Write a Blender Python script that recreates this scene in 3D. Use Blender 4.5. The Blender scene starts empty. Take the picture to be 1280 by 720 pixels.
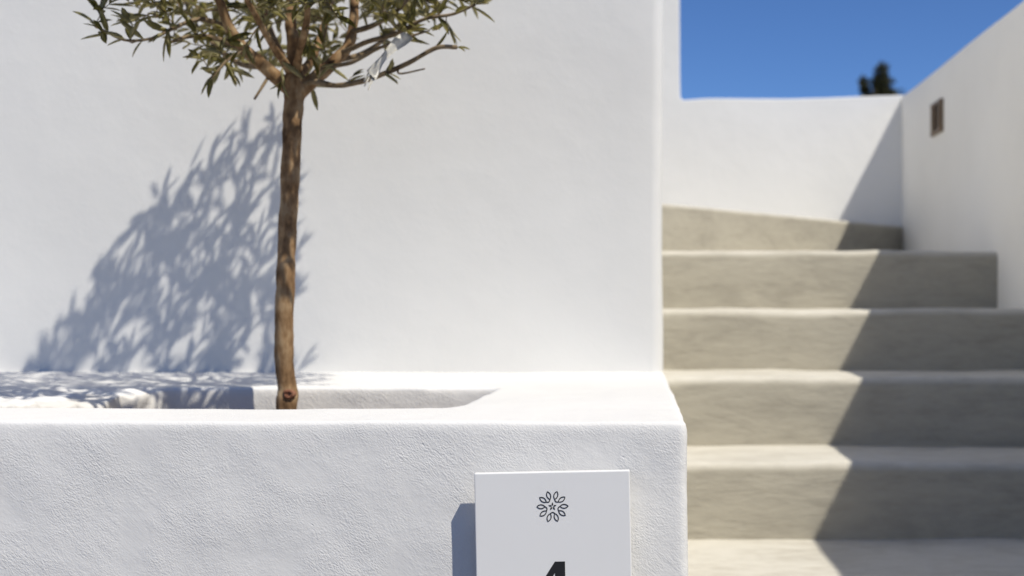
import bpy, bmesh, math, random
from mathutils import Vector, Matrix, noise, Quaternion

# ------------------------------------------------------------------ camera, world, sun, exposure
SC = bpy.context.scene
COL = SC.collection
E = 1.366                                   # eye height above the ground
FPX, VX, VY = 1700.0, 795.0, 387.0          # focal length and principal point, in photograph pixels (1280x720)
K = 2.05                                    # sun: drop per metre of depth
SXZ = 0.517                                 # sun: sideways shift per metre of drop

cd = bpy.data.cameras.new('camera')
cam = bpy.data.objects.new('camera', cd); COL.objects.link(cam); SC.camera = cam
cam.location = (0, 0, E); cam.rotation_euler = (math.radians(90), 0, 0)
cd.sensor_width = 36; cd.lens = FPX / 1280 * 36
cd.shift_x = (640 - VX) / 1280; cd.shift_y = (VY - 360) / 1280
cd.clip_start = 0.05; cd.clip_end = 3000
cd.dof.use_dof = True; cd.dof.focus_distance = 1.72; cd.dof.aperture_fstop = 4.6
cd.dof.aperture_blades = 9

sun_vec = Vector((SXZ, -1.0 / K, 1.0)).normalized()     # towards the sun
W = bpy.data.worlds.new('World'); SC.world = W; W.use_nodes = True
wn = W.node_tree.nodes; wl = W.node_tree.links
sky = wn.new('ShaderNodeTexSky'); sky.sky_type = 'NISHITA'; sky.sun_disc = False
sky.sun_elevation = math.asin(sun_vec.z)
sky.sun_rotation = math.atan2(sun_vec.x, sun_vec.y)
sky.air_density = 1.0; sky.dust_density = 0.0; sky.ozone_density = 10.0; sky.altitude = 3000
bg = wn['Background']; bg.inputs['Strength'].default_value = 0.122
hs = wn.new('ShaderNodeHueSaturation'); hs.inputs['Saturation'].default_value = 1.04; hs.inputs['Hue'].default_value = 0.504
wl.new(sky.outputs['Color'], hs.inputs['Color']); wl.new(hs.outputs['Color'], bg.inputs['Color'])

sl = bpy.data.lights.new('sun', 'SUN'); sl.energy = 5.0; sl.angle = math.radians(0.53); sl.color = (1.0, 0.942, 0.83)
so = bpy.data.objects.new('sun', sl); COL.objects.link(so); so.location = (3, -4, 8)
so.rotation_euler = sun_vec.to_track_quat('Z', 'Y').to_euler()

SC.view_settings.view_transform = 'Standard'; SC.view_settings.look = 'None'
SC.view_settings.exposure = -0.14; SC.view_settings.gamma = 1.0
SC.cycles.max_bounces = 14; SC.cycles.diffuse_bounces = 8

# ------------------------------------------------------------------ helpers
def at(px, py, d):                          # a point of the place from where it shows and how far it stands
    return Vector(((px - VX) / FPX * d, d, E - (py - VY) / FPX * d))

def new_mat(name):
    m = bpy.data.materials.new(name); m.use_nodes = True
    nt = m.node_tree; return m, nt, nt.nodes['Principled BSDF']

def N(nt, kind, **kw):
    n = nt.nodes.new(kind)
    for k, v in kw.items():
        if k in n.inputs: n.inputs[k].default_value = v
        else: setattr(n, k, v)
    return n

def ramp(nt, fac, stops):
    r = nt.nodes.new('ShaderNodeValToRGB'); el = r.color_ramp.elements
    while len(el) < len(stops): el.new(0.5)
    for e, (p, c) in zip(el, stops): e.position = p; e.color = c if len(c) == 4 else (*c, 1)
    nt.links.new(fac, r.inputs['Fac']); return r.outputs['Color']

def obj(name, me, mat=None, parent=None):
    if isinstance(me, bmesh.types.BMesh):
        b = me; me = bpy.data.meshes.new(name); b.to_mesh(me); b.free()
    o = bpy.data.objects.new(name, me); COL.objects.link(o)
    if mat is not None and me is not None and not me.materials: me.materials.append(mat)
    if parent is not None:
        o.parent = parent; o.matrix_parent_inverse = parent.matrix_world.inverted()
    return o

def smooth(o):
    for p in o.data.polygons: p.use_smooth = True
    return o

def tag(o, label=None, cat=None, group=None, kind=None):
    if label: o['label'] = label
    if cat: o['category'] = cat
    if group: o['group'] = group
    if kind: o['kind'] = kind
    return o

def empty(name, loc):
    o = bpy.data.objects.new(name, None); COL.objects.link(o); o.location = loc
    o.empty_display_size = 0.1; bpy.context.view_layer.update(); return o

def axis_steps(lo, hi, r, cell):
    n = max(2, int((hi - lo - 2 * r) / cell) + 1)
    mid = [lo + r + (hi - lo - 2 * r) * i / n for i in range(n + 1)]
    e = [0.0, 0.42, 0.75]
    return [lo + r * t for t in e] + mid + [hi - r * t for t in reversed(e)]

def rounded_box(lo, hi, r, cell, amp=0.0, freq=3.0, amp2=0.0, freq2=14.0, seed=0.0):
    """box with rounded, hand-finished edges: a fine grid over its six faces, pulled round at the edges and made uneven"""
    ax = [axis_steps(lo[i], hi[i], r, cell) for i in range(3)]
    n = [len(a) for a in ax]; idx = {}; verts = []; faces = []
    def vid(i, j, k):
        key = (i, j, k)
        if key not in idx:
            p = Vector((ax[0][i], ax[1][j], ax[2][k]))
            q = Vector([min(max(p[a], lo[a] + r), hi[a] - r) for a in range(3)])
            dv = p - q
            if dv.length > 1e-9: p = q + dv.normalized() * r
            if amp: p = p + noise.noise_vector(p * freq + Vector((seed, seed * 1.7, 0))) * amp
            if amp2: p = p + noise.noise_vector(p * freq2 + Vector((seed * 2.3, 0, seed))) * amp2
            idx[key] = len(verts); verts.append(p)
        return idx[key]
    for a in range(3):
        b, c = (a + 1) % 3, (a + 2) % 3
        for side in (0, n[a] - 1):
            for u in range(n[b] - 1):
                for v in range(n[c] - 1):
                    q = []
                    for du, dv in ((0, 0), (1, 0), (1, 1), (0, 1)):
                        t = [0, 0, 0]; t[a] = side; t[b] = u + du; t[c] = v + dv; q.append(vid(*t))
                    faces.append(q if side else q[::-1])
    me = bpy.data.meshes.new('block'); me.from_pydata(verts, [], faces); me.update(); return me

def prism(poly, ext, r=0.0, seg=3):
    """closed polygon (list of 3D points) pushed along a vector, edges rounded"""
    bm = bmesh.new()
    f = bm.faces.new([bm.verts.new(p) for p in poly])
    g = bmesh.ops.extrude_face_region(bm, geom=[f])
    bmesh.ops.translate(bm, vec=ext, verts=[v for v in g['geom'] if isinstance(v, bmesh.types.BMVert)])
    bmesh.ops.recalc_face_normals(bm, faces=bm.faces[:])
    if r: bmesh.ops.bevel(bm, geom=bm.edges[:], offset=r, segments=seg, profile=0.5, affect='EDGES', clamp_overlap=True)
    return bm

def tube(bm, pts, radii, sides=8, cap=True, rough=0.0, seed=0.0):
    rings = []; ref = Vector((0.3, 1, 0.1))
    for i, p in enumerate(pts):
        t = (pts[min(i + 1, len(pts) - 1)] - pts[max(i - 1, 0)]).normalized()
        u = t.cross(ref)
        if u.length < 1e-4: u = t.cross(Vector((1, 0, 0)))
        u.normalize(); v = t.cross(u); ring = []
        for s in range(sides):
            a = 2 * math.pi * s / sides
            dvec = u * math.cos(a) + v * math.sin(a); rr = radii[i]
            if rough: rr *= 1 + rough * noise.noise((p + dvec * radii[i]) * 38 + Vector((seed, 0, 0))) + rough * 0.5 * noise.noise((p + dvec * radii[i]) * 95)
            ring.append(bm.verts.new(p + dvec * rr))
        rings.append(ring)
    for a, b in zip(rings, rings[1:]):
        for s in range(sides): bm.faces.new((a[s], a[(s + 1) % sides], b[(s + 1) % sides], b[s]))
    if cap:
        bm.faces.new(rings[0][::-1]); bm.faces.new(rings[-1])

def spline(ctrl, n):
    """Catmull-Rom through control points"""
    c = [ctrl[0] * 2 - ctrl[1]] + list(ctrl) + [ctrl[-1] * 2 - ctrl[-2]]; out = []
    for i in range(1, len(c) - 2):
        for s in range(n):
            t = s / n; p0, p1, p2, p3 = c[i - 1], c[i], c[i + 1], c[i + 2]
            out.append(0.5 * (2 * p1 + (p2 - p0) * t + (2 * p0 - 5 * p1 + 4 * p2 - p3) * t * t + (3 * p1 - p0 - 3 * p2 + p3) * t ** 3))
    out.append(ctrl[-1]); return out

# ------------------------------------------------------------------ materials
def plaster(name, col, fine=0.5, coarse=0.3, pits=0.0, fscale=210, tilt=42, trowel=0.0):
    m, nt, bs = new_mat(name); L = nt.links.new
    tc = N(nt, 'ShaderNodeTexCoord')
    turn = N(nt, 'ShaderNodeMapping'); turn.inputs['Rotation'].default_value = (0, math.radians(-tilt), 0); L(tc.outputs['Object'], turn.inputs['Vector'])
    mp = N(nt, 'ShaderNodeMapping'); mp.inputs['Scale'].default_value = (0.66, 1, 1.15)
    L(turn.outputs['Vector'], mp.inputs['Vector'])
    warp = N(nt, 'ShaderNodeTexNoise', Scale=30, Detail=2)
    L(tc.outputs['Object'], warp.inputs['Vector'])
    wm = N(nt, 'ShaderNodeVectorMath', operation='MULTIPLY_ADD'); wm.inputs[1].default_value = (0.005,) * 3
    L(warp.outputs['Color'], wm.inputs[0]); L(mp.outputs['Vector'], wm.inputs[2])
    n1 = N(nt, 'ShaderNodeTexNoise', Scale=fscale, Detail=2.2, Roughness=0.5); L(wm.outputs['Vector'], n1.inputs['Vector'])
    n2 = N(nt, 'ShaderNodeTexNoise', Scale=17, Detail=4, Roughness=0.5); L(tc.outputs['Object'], n2.inputs['Vector'])
    n3 = N(nt, 'ShaderNodeTexNoise', Scale=2.2, Detail=4); L(tc.outputs['Object'], n3.inputs['Vector'])
    # fine grain is stronger in some patches than in others
    pm = N(nt, 'ShaderNodeMapRange'); pm.inputs['From Min'].default_value = 0.35; pm.inputs['From Max'].default_value = 0.7
    pm.inputs['To Min'].default_value = 0.25; pm.inputs['To Max'].default_value = 1.5
    L(n2.outputs['Fac'], pm.inputs['Value'])
    mul = N(nt, 'ShaderNodeMath', operation='MULTIPLY'); L(n1.outputs['Fac'], mul.inputs[0]); L(pm.outputs['Result'], mul.inputs[1])
    b2 = N(nt, 'ShaderNodeBump', Strength=coarse, Distance=0.012); L(n2.outputs['Fac'], b2.inputs['Height'])
    b1 = N(nt, 'ShaderNodeBump', Strength=fine, Distance=0.002); L(mul.outputs['Value'], b1.inputs['Height']); L(b2.outputs['Normal'], b1.inputs['Normal'])
    last = b1
    if trowel:                              # long diagonal drag marks of the float, in patches
        mt = N(nt, 'ShaderNodeMapping'); mt.inputs['Scale'].default_value = (0.16, 1, 1.4)
        L(turn.outputs['Vector'], mt.inputs['Vector'])
        nt_ = N(nt, 'ShaderNodeTexNoise', Scale=150, Detail=3, Roughness=0.6); L(mt.outputs['Vector'], nt_.inputs['Vector'])
        n5 = N(nt, 'ShaderNodeTexNoise', Scale=7, Detail=2); L(tc.outputs['Object'], n5.inputs['Vector'])
        m5 = N(nt, 'ShaderNodeMapRange'); m5.inputs['From Min'].default_value = 0.48; m5.inputs['From Max'].default_value = 0.68; L(n5.outputs['Fac'], m5.inputs['Value'])
        mm = N(nt, 'ShaderNodeMath', operation='MULTIPLY'); L(nt_.outputs['Fac'], mm.inputs[0]); L(m5.outputs['Result'], mm.inputs[1])
        b5 = N(nt, 'ShaderNodeBump', Strength=trowel, Distance=0.004); L(mm.outputs['Value'], b5.inputs['Height']); L(b2.outputs['Normal'], b5.inputs['Normal'])
        L(b5.outputs['Normal'], b1.inputs['Normal'])
    if pits:
        v = N(nt, 'ShaderNodeTexVoronoi', Scale=38); L(wm.outputs['Vector'], v.inputs['Vector'])
        r = N(nt, 'ShaderNodeMapRange'); r.inputs['From Min'].default_value = 0.02; r.inputs['From Max'].default_value = 0.065; L(v.outputs['Distance'], r.inputs['Value'])
        rr = N(nt, 'ShaderNodeSeparateColor'); L(v.outputs['Color'], rr.inputs['Color'])
        gt = N(nt, 'ShaderNodeMath', operation='GREATER_THAN'); gt.inputs[1].default_value = 0.16; L(rr.outputs['Red'], gt.inputs[0])
        mx = N(nt, 'ShaderNodeMath', operation='MAXIMUM'); L(gt.outputs['Value'], mx.inputs[0]); L(r.outputs['Result'], mx.inputs[1])
        b3 = N(nt, 'ShaderNodeBump', Strength=pits, Distance=0.0025); L(mx.outputs['Value'], b3.inputs['Height']); L(b1.outputs['Normal'], b3.inputs['Normal']); last = b3
    L(last.outputs['Normal'], bs.inputs['Normal'])
    c2 = tuple(c * 0.94 for c in col)
    L(ramp(nt, n3.outputs['Fac'], [(0.32, c2), (0.62, col)]), bs.inputs['Base Color'])
    bs.inputs['Roughness'].default_value = 0.92; bs.inputs['Specular IOR Level'].default_value = 0.2
    return m

WHITE = plaster('white_plaster_rough', (0.775, 0.768, 0.75), fine=0.36, coarse=0.12, pits=0.3, fscale=470, trowel=0.14)
STAINED = plaster('white_plaster_soil_stained', (0.71, 0.69, 0.655), fine=0.5, coarse=0.2, pits=0.3, fscale=240)
WALLW = plaster('white_plaster_smooth', (0.73, 0.725, 0.703), fine=0.14, coarse=0.08, fscale=190)
WALLB = plaster('white_plaster_stair', (0.765, 0.768, 0.765), fine=0.2, coarse=0.12, fscale=110)
WALLS = plaster('white_plaster_side', (0.93, 0.915, 0.872), fine=0.2, coarse=0.2, fscale=110)

def cement(name, col, top_light=0.8):
    m, nt, bs = new_mat(name); L = nt.links.new
    tc = N(nt, 'ShaderNodeTexCoord')
    mp = N(nt, 'ShaderNodeMapping'); mp.inputs['Scale'].default_value = (1, 1.4, 3.2); L(tc.outputs['Object'], mp.inputs['Vector'])
    n1 = N(nt, 'ShaderNodeTexNoise', Scale=4.5, Detail=7, Roughness=0.62); n1.inputs['Distortion'].default_value = 0.6; L(mp.outputs['Vector'], n1.inputs['Vector'])
    n2 = N(nt, 'ShaderNodeTexNoise', Scale=24, Detail=5, Roughness=0.6); L(mp.outputs['Vector'], n2.inputs['Vector'])
    mx = N(nt, 'ShaderNodeMix', data_type='FLOAT'); mx.inputs[0].default_value = 0.35
    L(n1.outputs['Fac'], mx.inputs[2]); L(n2.outputs['Fac'], mx.inputs[3])
    dk = tuple(c * 0.84 for c in col); lt = tuple(min(1, c * 1.10) for c in col)
    base = ramp(nt, mx.outputs[0], [(0.36, dk), (0.5, col), (0.66, lt)])
    ge = N(nt, 'ShaderNodeNewGeometry'); sp = N(nt, 'ShaderNodeSeparateXYZ'); L(ge.outputs['Normal'], sp.inputs[0])   # upward faces coloured paler: the stronger light on the treads, painted in
    mr = N(nt, 'ShaderNodeMapRange'); mr.inputs['From Min'].default_value = 0.25; mr.inputs['From Max'].default_value = 0.95; mr.inputs['To Max'].default_value = top_light; L(sp.outputs['Z'], mr.inputs['Value'])
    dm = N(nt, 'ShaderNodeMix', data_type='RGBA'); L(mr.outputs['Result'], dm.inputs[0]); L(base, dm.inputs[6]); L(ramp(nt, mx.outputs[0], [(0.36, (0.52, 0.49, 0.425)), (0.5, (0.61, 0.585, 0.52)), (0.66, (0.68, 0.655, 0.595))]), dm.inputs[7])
    L(dm.outputs[2], bs.inputs['Base Color'])
    b = N(nt, 'ShaderNodeBump', Strength=0.35, Distance=0.006); L(n2.outputs['Fac'], b.inputs['Height'])
    b2 = N(nt, 'ShaderNodeBump', Strength=0.25, Distance=0.02); L(n1.outputs['Fac'], b2.inputs['Height']); L(b.outputs['Normal'], b2.inputs['Normal'])
    L(b2.outputs['Normal'], bs.inputs['Normal'])
    bs.inputs['Roughness'].default_value = 0.8; bs.inputs['Specular IOR Level'].default_value = 0.25
    return m
CEMENT = cement('beige_cement', (0.372, 0.346, 0.284))
PAVING = cement('stone_ground', (0.16, 0.135, 0.105), 0.0)

def plain(name, col, rough=0.5, metal=0.0, spec=0.5, var=0.0, scale=20):
    m, nt, bs = new_mat(name)
    bs.inputs['Roughness'].default_value = rough; bs.inputs['Metallic'].default_value = metal; bs.inputs['Specular IOR Level'].default_value = spec
    tc = N(nt, 'ShaderNodeTexCoord'); n = N(nt, 'ShaderNodeTexNoise', Scale=scale, Detail=4); nt.links.new(tc.outputs['Object'], n.inputs['Vector'])
    a = tuple(c * (1 - var) for c in col); b = tuple(min(1, c * (1 + var)) for c in col)
    nt.links.new(ramp(nt, n.outputs['Fac'], [(0.35, a), (0.65, b)]), bs.inputs['Base Color'])
    return m

SIGNW = plain('sign_white', (0.82, 0.818, 0.81), 0.42, 0, 0.4, 0.01, 6)
BLACK = plain('sign_black', (0.018, 0.018, 0.02), 0.5, 0, 0.4, 0.05)
STEEL = plain('steel', (0.55, 0.55, 0.55), 0.35, 0.9, 0.5, 0.05)
BRONZE = plain('bronze', (0.13, 0.075, 0.03), 0.45, 0.6, 0.5, 0.25, 30)
RECESS_SHADE = plain('painted_recess_shade', (0.03, 0.022, 0.014), 0.35, 0, 0.5, 0.2)  # dark colour standing in for the shade inside the light's recess
SOIL = plain('soil', (0.12, 0.09, 0.06), 0.95, 0, 0.1, 0.4, 60)
TAGM = plain('pale_tape', (0.82, 0.80, 0.74), 0.3, 0, 0.5, 0.12, 60)

def bark_mat(name, dark, mid, light):
    m, nt, bs = new_mat(name); L = nt.links.new
    g = N(nt, 'ShaderNodeNewGeometry')
    mp = N(nt, 'ShaderNodeMapping'); mp.inputs['Scale'].default_value = (1, 1, 0.32); L(g.outputs['Position'], mp.inputs['Vector'])
    n1 = N(nt, 'ShaderNodeTexNoise', Scale=70, Detail=6, Roughness=0.65); L(mp.outputs['Vector'], n1.inputs['Vector'])
    n2 = N(nt, 'ShaderNodeTexNoise', Scale=24, Detail=3); L(g.outputs['Position'], n2.inputs['Vector'])
    mx = N(nt, 'ShaderNodeMix', data_type='FLOAT'); mx.inputs[0].default_value = 0.5
    L(n1.outputs['Fac'], mx.inputs[2]); L(n2.outputs['Fac'], mx.inputs[3])
    L(ramp(nt, mx.outputs[0], [(0.36, dark), (0.49, mid), (0.64, light)]), bs.inputs['Base Color'])
    b = N(nt, 'ShaderNodeBump', Strength=0.7, Distance=0.003); L(n1.outputs['Fac'], b.inputs['Height']); L(b.outputs['Normal'], bs.inputs['Normal'])
    bs.inputs['Roughness'].default_value = 0.85; bs.inputs['Specular IOR Level'].default_value = 0.2
    return m
BARK = bark_mat('olive_bark', (0.075, 0.04, 0.018), (0.24, 0.145, 0.072), (0.43, 0.31, 0.18))
TWIG = bark_mat('olive_twig', (0.11, 0.075, 0.042), (0.20, 0.145, 0.085), (0.30, 0.23, 0.15))
KNOT = bark_mat('cut_wood', (0.10, 0.035, 0.02), (0.20, 0.085, 0.05), (0.30, 0.16, 0.10))

def leaf_mat(name, cols, rough, spec, glow=None):
    m, nt, bs = new_mat(name)
    g = N(nt, 'ShaderNodeNewGeometry'); n = N(nt, 'ShaderNodeTexNoise', Scale=55, Detail=1); nt.links.new(g.outputs['Position'], n.inputs['Vector'])
    nt.links.new(ramp(nt, n.outputs['Fac'], [(0.30, cols[0]), (0.48, cols[1]), (0.64, cols[2]), (0.74, cols[3])]), bs.inputs['Base Color'])
    bs.inputs['Roughness'].default_value = rough; bs.inputs['Specular IOR Level'].default_value = spec
    if glow:
        tr = N(nt, 'ShaderNodeBsdfTranslucent'); tr.inputs['Color'].default_value = (*glow, 1)
        ms = N(nt, 'ShaderNodeMixShader'); ms.inputs[0].default_value = 0.42
        nt.links.new(bs.outputs[0], ms.inputs[1]); nt.links.new(tr.outputs[0], ms.inputs[2]); nt.links.new(ms.outputs[0], nt.nodes['Material Output'].inputs['Surface'])
    return m
LEAF_TOP = leaf_mat('olive_leaf_top', [(0.06, 0.075, 0.03), (0.15, 0.145, 0.05), (0.26, 0.225, 0.085), (0.34, 0.25, 0.08)], 0.33, 0.5, (0.62, 0.56, 0.20))
LEAF_LOW = leaf_mat('olive_leaf_underside', [(0.24, 0.225, 0.11), (0.33, 0.30, 0.16), (0.42, 0.385, 0.22), (0.40, 0.31, 0.14)], 0.6, 0.3, (0.62, 0.56, 0.20))

# ------------------------------------------------------------------ the setting
bm = bmesh.new(); bmesh.ops.create_grid(bm, x_segments=8, y_segments=8, size=600)
tag(obj('ground', bm, PAVING), kind='structure')

PL_R = 0.066                                # right-hand face of the planter and the tall wall
ZP = E - 0.1425                             # top of the planter
D_PF, D_W = 1.73, 3.10                      # front of the planter, face of the tall wall

# tall plain wall behind the tree
o = smooth(obj('tall_wall', rounded_box((-3.6, D_W, -0.03), (PL_R - 0.003, 4.46, 5.2), 0.027, 0.06, 0.006, 2.2, 0.0012, 9, 3.0), WALLW))
tag(o, 'tall plain white plastered wall behind the olive tree and planter', 'wall')

# planter: a plastered block with a long hollow for the tree
def planter_mesh():
    bm = bmesh.new(); bmesh.ops.create_cube(bm, size=1)
    x0, x1, y0, y1, z0, z1 = -2.3, PL_R, D_PF, D_W + 0.03, -0.03, ZP
    for v in bm.verts:
        v.co = Vector(((x0 + x1) / 2 + v.co.x * (x1 - x0), (y0 + y1) / 2 + v.co.y * (y1 - y0), (z0 + z1) / 2 + v.co.z * (z1 - z0)))
    body = obj('tmp_body', bm)
    # hollow, in plan, with uneven corners
    P = [(-0.252, 2.485), (-0.256, 2.25), (-0.262, 2.03), (-0.275, 1.99), (-0.33, 1.975), (-0.6, 1.97), (-0.85, 1.972), (-0.93, 1.99), (-0.955, 2.05),
         (-0.93, 2.16), (-0.905, 2.28), (-0.875, 2.40), (-0.862, 2.462), (-0.84, 2.475), (-0.6, 2.478)]
    cut = obj('tmp_cut', prism([Vector((x, y, ZP - 0.16)) for x, y in P], Vector((0, 0, 0.4))))
    for kind, kw in (('BOOLEAN', dict(object=cut, operation='DIFFERENCE', solver='EXACT')), ('REMESH', dict(mode='VOXEL', voxel_size=0.0075)), ('SMOOTH', dict(factor=0.5, iterations=3))):
        md = body.modifiers.new(kind, kind)
        for k, v in kw.items(): setattr(md, k, v)
    bpy.context.view_layer.update()
    me = bpy.data.meshes.new_from_object(body.evaluated_get(bpy.context.evaluated_depsgraph_get()))
    for t in (body, cut):
        d = t.data; bpy.data.objects.remove(t); bpy.data.meshes.remove(d)
    for v in me.vertices:
        p = v.co.copy()
        q = noise.noise_vector(p * 3.1) * 0.002 + noise.noise_vector(p * 16) * 0.0011
        # lumpy hand-made lip at the left end of the hollow
        w = max(0.0, 1 - (Vector((p.x + 0.93, p.y - 2.28)).length / 0.24)) * (1 if p.z > ZP - 0.12 else 0)
        if w > 0: q = q + noise.noise_vector(p * 24) * 0.013 * min(1, w * 2.5) + Vector((0, 0, -0.012 * w))
        # rubbed outer corner
        cw = max(0.0, 1 - abs(p.x - PL_R) / 0.02) * max(0.0, 1 - abs(p.y - D_PF) / 0.02)
        q = q + noise.noise_vector(p * 60) * 0.0016 * cw
        v.co = p + q
    me.materials.append(WHITE); me.materials.append(STAINED)
    me.polygons.foreach_set('material_index', [1 if (-0.98 < f.center.x < -0.24 and 1.955 < f.center.y < 2.495 and f.center.z < ZP - 0.007) else 0 for f in me.polygons])
    return me
planter = empty('planter', (-0.6, 2.3, 0))
tag(planter, 'long white rough plastered planter built against the tall wall', 'planter')
smooth(obj('planter_body', planter_mesh(), WHITE, planter))
bm = bmesh.new(); bmesh.ops.create_grid(bm, x_segments=40, y_segments=30, size=0.5)
for v in bm.verts:
    v.co = Vector((-0.6 + v.co.x * 0.74, 2.225 + v.co.y * 0.54, ZP - 0.075)); v.co.z += noise.noise(v.co * 18) * 0.008 + noise.noise(v.co * 55) * 0.004
smooth(obj('soil', bm, SOIL, planter))

# staircase
XW = 1.127                                  # face of the stair's right-hand wall
stairs = empty('staircase', (0.6, 3.4, 0))
tag(stairs, 'beige cement staircase climbing between the tall wall and side wall', 'stairs')
H = 0.172
NOSE = 0.024
fronts = [(4.24, 0.185), (3.85, 0.0), (3.44, -H), (3.055, -2 * H), (1.85, -3 * H)]
zl = E - 3 * H; n_low = 4
low = [(1.85 - 0.40 * (i + 1), -3 * H - (zl / (n_low + 1)) * (i + 1)) for i in range(n_low)]
allst = fronts + low; back = 5.9
for i, (d, z) in enumerate(allst):
    smooth(obj('step', rounded_box((PL_R - 0.05 if d > 1.6 else PL_R + 0.02, d, -0.02), (XW + 0.04, back + 0.05, E + z), NOSE, 0.045, 0.006, 2.6, 0.003, 9, 5.0 + 3.1 * i), CEMENT, stairs))
    back = d
zt = E + 0.353
poly = [(PL_R - 0.05, 4.42), (0.3, 4.755), (0.6, 5.12), (0.9, 5.48), (XW + 0.04, 5.79), (XW + 0.04, 5.9), (-2.6, 5.9), (-2.6, 4.42)]
o = obj('landing', prism([Vector((x, y, E + 0.10)) for x, y in poly], Vector((0, 0, zt - E - 0.10)), 0.014), CEMENT, stairs)

# wall at the head of the stair, taller to the left
DB = 5.77
top = lambda x: E + 0.893 + 0.004 * math.sin(x * 7) + 0.016 * (x - 0.3)
poly = [(-3.6, -0.03), (2.4, -0.03), (2.4, E + 0.915)] + [(x, top(x)) for x in (1.12, 0.95, 0.8, 0.65, 0.5, 0.4, 0.3)] + \
       [(0.205, E + 0.889), (0.193, E + 0.893), (0.188, E + 0.903), (0.186, E + 1.0), (0.184, E + 1.5), (0.187, E + 3.6), (-3.6, E + 3.6)]
o = obj('back_wall', prism([Vector((x, DB, z)) for x, z in poly], Vector((0, 0.3, 0)), 0.012), WALLB)
tag(o, 'low white wall closing the head of the stair, stepping up beside the tall wall', 'wall')

o = smooth(obj('stair_side_wall', rounded_box((XW, -1.6, -0.03), (XW + 0.32, DB + 0.05, E + 0.906), 0.014, 0.09, 0.003, 1.7, 0.001, 8, 11.0), WALLS))
tag(o, 'shaded white wall along the outer side of the stairs, holding the small light', 'wall')

# ------------------------------------------------------------------ olive tree
R = random.Random(11)
TD = 2.38
tree = empty('olive_tree', at(357, 520, TD)); tree.location.z = ZP - 0.08; bpy.context.view_layer.update()
tag(tree, 'small standard olive tree with slim trunk and clipped round crown growing in the planter', 'tree')
# trunk
tp = [(356, 560), (358, 508), (359, 490), (357, 470), (355, 420), (357, 350), (360, 280), (363, 210), (366, 150), (368, 120), (369, 100), (369, 82)]
pts = spline([at(x, y, TD + 0.004 * math.sin(y * 0.03)) for x, y in tp], 7)
px2m = TD / FPX
def trunk_r(t):
    r = 12.0 + 3.2 * math.exp(-((t - 0.90) / 0.06) ** 2) - 4.5 * max(0, (t - 0.91) / 0.09)
    if t < 0.24: r += 2.6 * math.exp(-((t - 0.13) / 0.055) ** 2)
    for c, a in ((0.33, .8), (0.46, .7), (0.62, .9), (0.73, .6), (0.82, 1.0)): r += a * math.exp(-((t - c) / 0.012) ** 2)
    return r * px2m * 0.96
bm = bmesh.new(); tube(bm, pts, [trunk_r(i / (len(pts) - 1)) for i in range(len(pts))], 26, True, 0.13)
trunk = smooth(obj('trunk', bm, BARK, tree))
# round scar of a cut shoot near the foot
bm = bmesh.new(); kc = at(361, 493, TD - 0.0155)
prof = [(0.0, 0.0020), (0.0028, 0.0012), (0.0046, 0.0035), (0.0066, 0.0042), (0.0086, 0.0022), (0.0102, -0.004)]
rings = []
for r_, h_ in prof:
    if r_ == 0: rings.append([bm.verts.new(kc + Vector((0, -h_, 0)))]); continue
    rings.append([bm.verts.new(kc + Vector((math.cos(a) * r_ * (1.12 + 0.18 * math.sin(3 * a + 1)), -h_ + 0.001 * math.sin(5 * a), math.sin(a) * r_ * (1 + 0.15 * math.cos(2 * a))))) for a in [2 * math.pi * s / 14 for s in range(14)]])
for s in range(14): bm.faces.new((rings[0][0], rings[1][s], rings[1][(s + 1) % 14]))
for a, b in zip(rings[1:], rings[2:]):
    for s in range(14): bm.faces.new((a[s], b[s], b[(s + 1) % 14], a[(s + 1) % 14]))
bmesh.ops.recalc_face_normals(bm, faces=bm.faces[:])
smooth(obj('knot', bm, KNOT, trunk))

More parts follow.
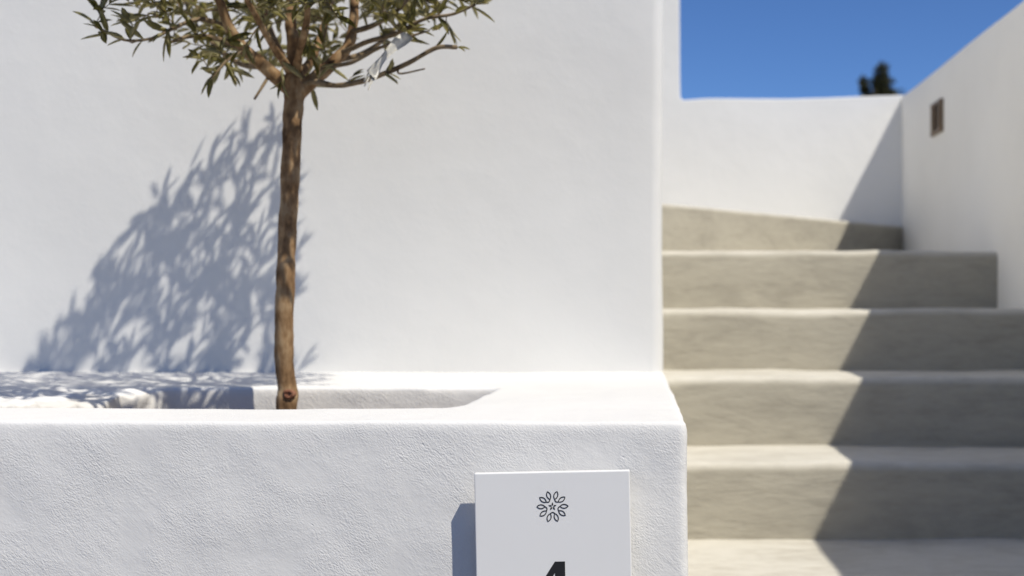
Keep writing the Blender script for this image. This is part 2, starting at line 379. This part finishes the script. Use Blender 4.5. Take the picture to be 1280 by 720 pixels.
# limbs: pixel path, depth of each point, thickness at both ends in pixels
limbs = [
    ([(369, 118, 0), (347, 98, 0), (322, 76, -.02), (302, 58, -.04), (285, 30, -.06), (268, -20, -.08), (250, -90, -.10)], 11, 4),
    ([(302, 60, -.04), (270, 48, -.06), (240, 45, -.08), (212, 53, -.10)], 4, 2.0),
    ([(285, 34, -.05), (250, 24, -.08), (215, 36, -.11), (190, 48, -.13), (155, 50, -.15), (126, 36, -.17)], 3.2, 1.2),
    ([(369, 108, 0), (368, 80, .01), (366, 50, .01), (363, 20, .02), (368, -40, .04), (362, -120, .05), (366, -220, .04)], 11, 4),
    ([(369, 118, 0), (394, 98, 0), (418, 76, .01), (436, 56, .02), (442, 28, .03), (446, -10, .05), (470, -80, .06), (500, -160, .07)], 10.5, 3.5),
    ([(374, 108, 0), (392, 102, -.02), (420, 107, -.04), (450, 102, -.05), (480, 92, -.06), (512, 78, -.07), (545, 60, -.08), (571, 59, -.09)], 4.2, 2.6),
    ([(428, 66, .01), (460, 52, -.03), (495, 42, -.05), (530, 24, -.07), (565, 18, -.09), (594, 6, -.10)], 4, 1.6),
    ([(440, 40, .02), (470, 30, .0), (500, 10, -.02), (530, -30, -.03), (560, -80, -.04)], 4, 1.8),
    ([(408, 84, 0), (440, 78, -.03), (470, 62, -.05), (500, 50, -.07), (530, 40, -.08)], 3, 1.4),
    ([(366, 96, .0), (352, 70, .06), (335, 30, .12), (320, -30, .18), (310, -100, .24)], 6, 2.5),
    ([(372, 96, .0), (392, 70, .07), (405, 30, .14), (420, -20, .20), (430, -90, .26)], 6, 2.5),
    ([(369, 92, -.0), (376, 60, -.07), (384, 20, -.13), (380, -40, -.20), (375, -110, -.26)], 6, 2.5),
    ([(366, 92, -.0), (344, 62, -.07), (322, 24, -.14), (300, -20, -.22), (285, -80, -.28)], 5.5, 2.2),
    ([(330, 84, .0), (300, 80, .07), (272, 60, .14), (245, 30, .20), (225, -10, .25)], 4, 1.6),
    ([(420, 76, .01), (455, 66, .09), (490, 40, .16), (520, 0, .22), (540, -60, .26)], 4, 1.6),
    ([(304, 62, -.04), (286, 74, -.06), (276, 84, -.07), (264, 98, -.08)], 2.4, 1.1),
    ([(338, 92, .0), (328, 108, -.02), (318, 124, -.03)], 2.2, 1.4),
    ([(498, 83, -.065), (500, 92, -.07), (531, 86, -.08)], 1.6, 1.0),
]
skel = []                                   # (point, direction) pool that twigs spring from
for path, w0, w1 in limbs:
    c = spline([at(x, y, TD + d) for x, y, d in path], 6); n = len(c)
    rad = [(w0 + (w1 - w0) * (i / (n - 1)) ** 0.8) * px2m for i in range(n)]
    bm = bmesh.new(); tube(bm, c, rad, 12 if w0 > 5 else 8, True, 0.16, w0)
    smooth(obj('branch', bm, BARK if w0 > 5 else TWIG, tree))
    for i in range(3, n): skel.append((c[i], (c[i] - c[i - 1]).normalized()))

CC = Vector((at(368, 0, TD).x, TD, E + 0.836)); RX, RY, RZ = 0.40, 0.50, 0.44
def inside(p, s=1.0):
    q = p - CC; return (q.x / (RX * s)) ** 2 + (q.y / (RY * s)) ** 2 + (q.z / (RZ * s)) ** 2 < 1
ENV = [(-400, 620), (0, 485), (20, 468), (70, 400), (110, 340), (150, 292), (200, 238), (250, 192), (300, 150), (335, 138), (365, 180), (385, 300), (400, 340), (2000, 400)]
def shadow_outside(p):                        # drops crown points whose shadow would overstep a set outline on the wall
    dy = D_W - p.y; wx, wz = p.x - SXZ * K * dy, p.z - K * dy
    x, y = VX + wx * FPX / D_W, VY - (wz - E) * FPX / D_W
    for (x0, y0), (x1, y1) in zip(ENV, ENV[1:]):
        if x0 <= x < x1:
            if y < y0 + (y1 - y0) * (x - x0) / (x1 - x0): return True
    return 330 < y < 440 and x > 402 - 0.33 * (y - 340) - R.uniform(0, 30)
def open_side(p):                           # few leaves on the low right-hand branches
    x, y = VX + p.x / p.y * FPX, VY - (p.z - E) / p.y * FPX
    return 425 < x < 640 and 22 < y < 140
tips = []; gi = 0
while len(tips) < 640:
    gi += 1; gz = 1 - 2 * ((gi * 0.754877666) % 1.0); ga = 2 * math.pi * ((gi * 0.569840291) % 1.0); gr = math.sqrt(1 - gz * gz)
    u = Vector((gr * math.cos(ga), gr * math.sin(ga), gz)); s = R.uniform(0.45, 1) ** 0.5
    s *= 1 + 0.07 * noise.noise(u * 3.3)
    p = CC + Vector((u.x * RX, u.y * (RY if u.y > 0 else 0.58), u.z * RZ)) * s
    if not shadow_outside(p) and not open_side(p): tips.append(p)
while len(tips) < 710:                      # low skirt of the crown
    a = R.uniform(0, 6.28); rr = R.uniform(0.12, 1) ** 0.5
    p = Vector((CC.x + math.cos(a) * rr * 0.34, CC.y + math.sin(a) * rr * 0.34, E + 0.44 + 0.09 * rr * rr + R.uniform(-0.02, 0.10)))
    if not shadow_outside(p) and not open_side(p): tips.append(p)
extra = [at(122, 14, TD - .16), at(128, 40, TD - .18), at(160, 26, TD - .15), at(262, 104, TD - .08), at(206, 22, TD - .1), at(596, 4, TD - .1), at(560, 34, TD - .08),
         at(250, 74, TD - .1), at(290, 92, TD - .05), at(540, 36, TD - .1), at(480, 12, TD - .12), at(440, 96, TD - .03), at(230, 52, TD + .1)]
tips.sort(key=lambda p: (p - at(370, 95, TD)).length)
leaf_specs = []                             # (position, direction, up, length, width)
def leaves_on(c, first, every, big=1.0):
    acc = 0.0; flip = R.uniform(0, 6.28)
    for i in range(1, len(c)):
        seg = c[i] - c[i - 1]; acc += seg.length
        if i / len(c) < first: continue
        while acc > every:
            acc -= every; t = seg.normalized(); flip += math.pi / 2 + R.uniform(-.4, .4)
            side = t.orthogonal().normalized(); side.rotate(Quaternion(t, flip))
            for sg in (1, -1):
                if R.random() < 0.12: continue
                d = (t * R.uniform(0.45, 1.0) + side * sg * R.uniform(0.6, 1.0) + Vector((0, 0, R.uniform(-.35, .25)))).normalized()
                if shadow_outside(c[i] + d * 0.03): continue
                leaf_specs.append((c[i] + seg * R.uniform(-.5, .5), d, (t * 0.7 - side * sg * 0.3 + Vector((0, 0, 0.8)) + Vector((R.uniform(-.5, .5), R.uniform(-.5, .5), 0))).normalized(), R.uniform(0.026, 0.052) * big, R.uniform(0.0075, 0.0120) * big))
    d = (c[-1] - c[-2]).normalized()
    for _ in range(2):
        leaf_specs.append((c[-1], (d + Vector((R.uniform(-.4, .4), R.uniform(-.4, .4), R.uniform(-.3, .3)))).normalized(), Vector((R.uniform(-.5, .5), R.uniform(-.5, .5), 1)).normalized(), R.uniform(0.022, 0.036), R.uniform(0.006, 0.009)))
bmT = bmesh.new()
for ti, p in enumerate(extra + tips):
    best = min(skel, key=lambda s: (s[0] - p).length * (1.0 + 0.5 * (1 - max(-1, min(1, s[1].dot((p - s[0]).normalized()) if (p - s[0]).length > 1e-6 else 1)))))
    a, dr = best; Ln = (p - a).length
    if Ln < 0.012: continue
    m1 = a + dr * Ln * 0.35 + Vector((R.uniform(-1, 1), R.uniform(-1, 1), R.uniform(-1, .6))) * Ln * 0.06
    m2 = a.lerp(p, 0.68) + Vector((R.uniform(-1, 1), R.uniform(-1, 1), R.uniform(-.4, 1))) * Ln * 0.07
    c = spline([a, m1, m2, p], 3)
    r0 = min(0.0028, 0.0010 + Ln * 0.010)
    tube(bmT, c, [r0 + (0.0006 - r0) * i / (len(c) - 1) for i in range(len(c))], 5, False)
    for i in range(3, len(c), 2): skel.append((c[i], (c[i] - c[i - 1]).normalized()))
    leaves_on(c, max(0.15, 1 - 0.11 / max(Ln, 0.01)), 0.0165)
tw = smooth(obj('twigs', bmT, TWIG, tree)); tag(tw, kind='stuff')
for path, _, _ in (limbs[2], limbs[6], limbs[15], limbs[7], limbs[13], limbs[14]):
    leaves_on(spline([at(x, y, TD + d) for x, y, d in path], 6), 0.4, 0.03, 1.05)
leaves_on(spline([at(x, y, TD + d) for x, y, d in limbs[5][0]], 6), 0.55, 0.09, 0.9)

def leaf_geo(bend, fold, seg=4):
    """one leaf lying along +x, unit length and width: an upper and a lower skin meeting at the rim"""
    v = []; f = []; mi = []
    sec = []
    for i in range(seg + 1):
        t = i / seg; w = 0.5 * (math.sin(math.pi * min(1, t * 0.93 + 0.05)) ** 0.7) if 0 < i < seg else 0.04
        z = -bend * t * t
        sec.append((t, w, z))
    for t, w, z in sec:
        v += [(t, -w, z + fold * w), (t, 0, z + 0.02), (t, w, z + fold * w), (t, 0, z - 0.02)]
    for i in range(seg):
        a, b = i * 4, i * 4 + 4
        f += [(a, b, b + 1, a + 1), (a + 1, b + 1, b + 2, a + 2), (a + 2, b + 2, b + 3, a + 3), (a + 3, b + 3, b, a)]; mi += [0, 0, 1, 1]
    return [Vector(q) for q in v], f, mi
variants = [leaf_geo(b, f) for b, f in ((0.05, 0.35), (0.16, 0.25), (-0.06, 0.4), (0.10, 0.55), (0.22, 0.3))]
def leaf_matrix(s):
    p, d, up, ln, wd = s
    y = up.cross(d).normalized(); z = d.cross(y).normalized()
    M = Matrix.Identity(4)
    for r_ in range(3): M[r_][0] = d[r_] * ln; M[r_][1] = y[r_] * wd; M[r_][2] = z[r_] * (ln * 0.35 + wd * 0.3); M[r_][3] = p[r_]
    return M
def shows(s):
    p = s[0] + s[1] * s[3] * 0.5
    px, py = VX + p.x / p.y * FPX, VY - (p.z - E) / p.y * FPX
    return py > -12
def size(s): return s[3] / s[0].y * (1 - 0.6 * abs(s[1].y)) 
idx = sorted([i for i, s in enumerate(leaf_specs) if shows(s)], key=lambda i: (-leaf_specs[i][4] * leaf_specs[i][3] / leaf_specs[i][0].y ** 4))[:300]
single = set(idx)
V, F, MI = [], [], []
for i, s in enumerate(leaf_specs):
    if i in single: continue
    M = leaf_matrix(s); vv, ff, mm = variants[i % len(variants)]; b = len(V)
    V += [M @ q for q in vv]; F += [tuple(k + b for k in q) for q in ff]; MI += mm
me = bpy.data.meshes.new('crown'); me.from_pydata(V, [], F); me.materials.append(LEAF_TOP); me.materials.append(LEAF_LOW)
me.polygons.foreach_set('material_index', MI); me.update()
crown = smooth(obj('crown', me, None, tree)); tag(crown, kind='stuff')
lm = []
for vv, ff, mm in variants:
    q = bpy.data.meshes.new('leaf'); q.from_pydata(vv, [], ff); q.materials.append(LEAF_TOP); q.materials.append(LEAF_LOW); q.polygons.foreach_set('material_index', mm)
    for p in q.polygons: p.use_smooth = True
    q.update(); lm.append(q)
bpy.context.view_layer.update()
for i in idx:
    o = bpy.data.objects.new('leaf', lm[i % len(lm)]); COL.objects.link(o); o.parent = crown
    o.matrix_parent_inverse = crown.matrix_world.inverted(); o.matrix_basis = leaf_matrix(leaf_specs[i])
print('leaves', len(leaf_specs), 'single', len(idx))

# pale tape tied to the low right-hand branch
bm = bmesh.new()
tpth = spline([at(512, 44, TD - .10), at(496, 55, TD - .11), at(478, 74, TD - .12), at(464, 94, TD - .12)], 5)
wv = Vector((0.68, 0.30, -0.66)).normalized(); prev = None
for i, p in enumerate(tpth):
    w = 0.0105 * (0.75 + 0.25 * math.sin(i * 0.5)); tw_ = wv.copy(); tw_.rotate(Quaternion((0, 0, 1), 0.10 * math.sin(i * 0.4)))
    row = [bm.verts.new(p + tw_ * w * s + Vector((0, -0.0025 * (1 - s * s), 0))) for s in (-1, -.4, .3, 1)]
    if prev:
        for s in range(3): bm.faces.new((prev[s], prev[s + 1], row[s + 1], row[s]))
    prev = row
end = tpth[-1]
for k in range(4):                          # frayed end
    a = end + wv * 0.0085 * (-0.85 + 0.5 * k); q = [a, a + wv * 0.003]
    t2 = Vector((-0.007 - 0.003 * (k % 2), 0.002 * k - 0.003, -0.016 - 0.004 * ((k * 7) % 3)))
    bm.faces.new([bm.verts.new(x) for x in (q[0], q[1], q[1] + t2 - wv * 0.0008, q[0] + t2)])
bmesh.ops.solidify(bm, geom=bm.faces[:], thickness=0.0005)
o = smooth(obj('tape_strip', bm, TAGM)); tag(o, 'pale strip of tape hanging frayed from a low branch of the olive tree', 'tape')

# ------------------------------------------------------------------ sign on the planter
S_D = 1.698; u = S_D / FPX
sx, sz = (692.5 - VX) * u, E - (590 - VY) * u - 0.135
sign = empty('number_sign', (sx, S_D, sz))
HW, HH, TH = 0.097, 0.135, 0.0122
def local_box(name, lo, hi, mat, r=0.0012):
    bm = bmesh.new(); bmesh.ops.create_cube(bm, size=1)
    for v in bm.verts: v.co = Vector([(lo[a] + hi[a]) / 2 + v.co[a] * (hi[a] - lo[a]) for a in range(3)])
    if r: bmesh.ops.bevel(bm, geom=bm.edges[:], offset=r, segments=2, profile=0.5, affect='EDGES')
    o = obj(name, bm, mat); o.parent = sign; return o
local_box('panel', (-HW, 0, -HH), (HW, TH, HH), SIGNW)
for a in (-1, 1):
    for b in (-1, 1):
        bm = bmesh.new(); tube(bm, [Vector((a * (HW - 0.05), TH - 0.001, b * (HH - 0.065))), Vector((a * (HW - 0.05), 0.04, b * (HH - 0.065)))], [0.006, 0.006], 14)
        o = obj('spacer', bm, STEEL); o.parent = sign
def flat(bm, poly, y0=-0.0004, y1=0.0006):
    """thin raised shape from sign pixels (x right, y down from the top edge of the panel)"""
    P = [(x * u, HH - y * u) for x, y in poly]
    a = [bm.verts.new((x, y0, z)) for x, z in P]; b = [bm.verts.new((x, y1, z)) for x, z in P]; n = len(P)
    bm.faces.new(a); bm.faces.new(b[::-1])
    for i in range(n): bm.faces.new((a[i], b[i], b[(i + 1) % n], a[(i + 1) % n]))
bm = bmesh.new()
for poly in ([(1.5, 0), (14.2, 0), (14.2, 66), (1.5, 66)], [(-26, 42), (1.5, 42), (1.5, 53), (-26, 53)], [(14.2, 42), (21.5, 42), (21.5, 53), (14.2, 53)], [(1.5, 0), (1.5, 14), (-15.5, 42), (-26, 42)]):
    flat(bm, [(x, y + 112) for x, y in poly])
bmesh.ops.recalc_face_normals(bm, faces=bm.faces[:])
o = obj('numeral', bm, BLACK); o.parent = sign
bm = bmesh.new(); ec = (0.0, 43.0); lw = 1.25
def stroke(pts, closed):
    n = len(pts); L_, R_ = [], []
    for i in range(n):
        a = pts[(i - 1) % n] if closed or i else pts[i]; b = pts[(i + 1) % n] if closed or i < n - 1 else pts[i]
        tx, ty = b[0] - a[0], b[1] - a[1]; l = math.hypot(tx, ty) or 1; nx, ny = -ty / l * lw / 2, tx / l * lw / 2
        L_.append((pts[i][0] + nx, pts[i][1] + ny)); R_.append((pts[i][0] - nx, pts[i][1] - ny))
    for i in range(n if closed else n - 1):
        j = (i + 1) % n; flat(bm, [L_[i], L_[j], R_[j], R_[i]])
def rot(p, a): return (ec[0] + p[0] * math.cos(a) - p[1] * math.sin(a), ec[1] - p[0] * math.sin(a) - p[1] * math.cos(a))
r_in, r_out = 9.3, 19.6
for k in range(10):
    a = math.radians(36 * k); n = 7; up_ = []
    for i in range(n + 1):
        t = i / n; up_.append((r_in + (r_out - r_in) * t, 2.45 * math.sin(math.pi * t) ** 0.8))
    loop = up_ + [(x, -y) for x, y in up_[-2:0:-1]]
    stroke([rot(p, a) for p in loop], True)
for mid in (54, 126, 198, 270, 342):        # the stalk that joins each pair of leaves
    a = math.radians(mid); h = math.radians(18)
    arc = []
    for i in range(9):
        t = -1 + i / 4.0; ang = h * t; rr = r_in - 2.0 * (1 - t * t); arc.append(rot((rr * math.cos(ang), rr * math.sin(ang)), a))
    stroke(arc, False)
for k in range(5):                          # little star
    a = math.radians(90 + 72 * k); flat(bm, [rot(p, a) for p in ((0.8, 0), (2.6, 1.15), (5.4, 0), (2.6, -1.15))])
bmesh.ops.recalc_face_normals(bm, faces=bm.faces[:])
o = obj('emblem', bm, BLACK); o.parent = sign
sign.rotation_euler = (0, math.radians(-1.15), 0)
tag(sign, 'white number sign with black leaf emblem and numeral, fixed to the planter front', 'sign')

# ------------------------------------------------------------------ small light on the stair's side wall
lamp = empty('wall_light', (XW, 5.07, E + 0.715)); tag(lamp, 'small bronze framed step light set in the shaded side wall', 'wall light')
y0, y1, z0, z1 = -0.088, 0.088, -0.06, 0.06
def lbox(name, lo, hi, mat):
    bm = bmesh.new(); bmesh.ops.create_cube(bm, size=1)
    for v in bm.verts: v.co = Vector([(lo[a] + hi[a]) / 2 + v.co[a] * (hi[a] - lo[a]) for a in range(3)])
    bmesh.ops.bevel(bm, geom=bm.edges[:], offset=0.002, segments=2, profile=0.5, affect='EDGES')
    o = obj(name, bm, mat); o.parent = lamp
lbox('back_plate', (-0.003, y0 + 0.01, z0 + 0.01), (0.012, y1 - 0.01, z1 - 0.01), RECESS_SHADE)
for lo, hi in (((-0.012, y0, z1 - 0.014), (0.01, y1, z1)), ((-0.012, y0, z0), (0.01, y1, z0 + 0.014)), ((-0.011, y0, z0 + 0.012), (0.01, y0 + 0.03, z1 - 0.012)), ((-0.011, y1 - 0.045, z0 + 0.012), (0.01, y1, z1 - 0.012))):
    lbox('frame', lo, hi, BRONZE)
lbox('louvre', (-0.009, -0.022, z0 + 0.013), (0.008, -0.006, z1 - 0.013), BRONZE)

# ------------------------------------------------------------------ dark evergreen beyond the back wall
FD = 15.0
ev = empty('evergreen_tree', (at(1100, 0, FD).x, FD, 0)); tag(ev, 'dark evergreen treetop rising beyond the low back wall', 'tree')
tops = [at(1103, 82, FD), at(1082, 94, FD + .2), at(1119, 114, FD - .2), at(1092, 108, FD - .1)]
EVB = bark_mat('evergreen_bark', (0.05, 0.035, 0.02), (0.09, 0.06, 0.04), (0.14, 0.10, 0.07))
EVL = leaf_mat('evergreen_needles', [(0.025, 0.03, 0.012), (0.05, 0.052, 0.022), (0.085, 0.08, 0.03), (0.12, 0.10, 0.04)], 0.6, 0.2)
bm = bmesh.new(); root = Vector((ev.location.x, FD, -0.05)); fork = Vector((ev.location.x, FD, 1.6))
tube(bm, spline([root, Vector((root.x + .04, FD, 0.8)), fork], 5), [0.13 - 0.006 * i for i in range(11)], 12, True, 0.1)
for t in tops: tube(bm, spline([fork - Vector((0, 0, 0.1)), fork.lerp(t, 0.5) + Vector((R.uniform(-.05, .05), 0, -.1)), t - Vector((0, 0, .03))], 5), [0.05 - 0.0045 * i for i in range(11)], 7, True, 0.1)
smooth(obj('trunk', bm, EVB, ev))
bm = bmesh.new()
def tuft(c, r, n):
    for _ in range(n):
        d = Vector((R.gauss(0, 1), R.gauss(0, 1), R.gauss(0, 1))).normalized(); p = c + d * r * R.random() ** 0.5
        ax = (d + Vector((R.uniform(-.6, .6), R.uniform(-.6, .6), R.uniform(0, 1.0)))).normalized(); s = ax.orthogonal().normalized(); s.rotate(Quaternion(ax, R.uniform(0, 6.28)))
        l, w = R.uniform(.03, .06), R.uniform(.005, .010)
        bm.faces.new([bm.verts.new(q) for q in (p - s * w, p + ax * l * .5 - s * w * 1.2, p + ax * l, p + ax * l * .5 + s * w * 1.2)])
for cx, cy, rx, ry, n_, rt in ((1103, 105, 9, 20, 46, 0.05), (1081, 111, 4, 13, 15, 0.032), (1108, 124, 16, 6, 30, 0.05), (1088, 124, 10, 5, 14, 0.04), (1100, 190, 40, 62, 260, 0.10), (1098, 290, 52, 60, 200, 0.12)):
    for _ in range(n_):
        a = R.uniform(0, 6.28); q = R.random() ** 0.5; b = R.uniform(-1, 1)
        c = at(cx + math.cos(a) * q * rx, cy + math.sin(a) * q * ry, FD); c.y += b * rx * FD / FPX
        tuft(c, rt * R.uniform(0.6, 1.2), 34)
o = obj('crown', bm, EVL, ev); tag(o, kind='stuff')
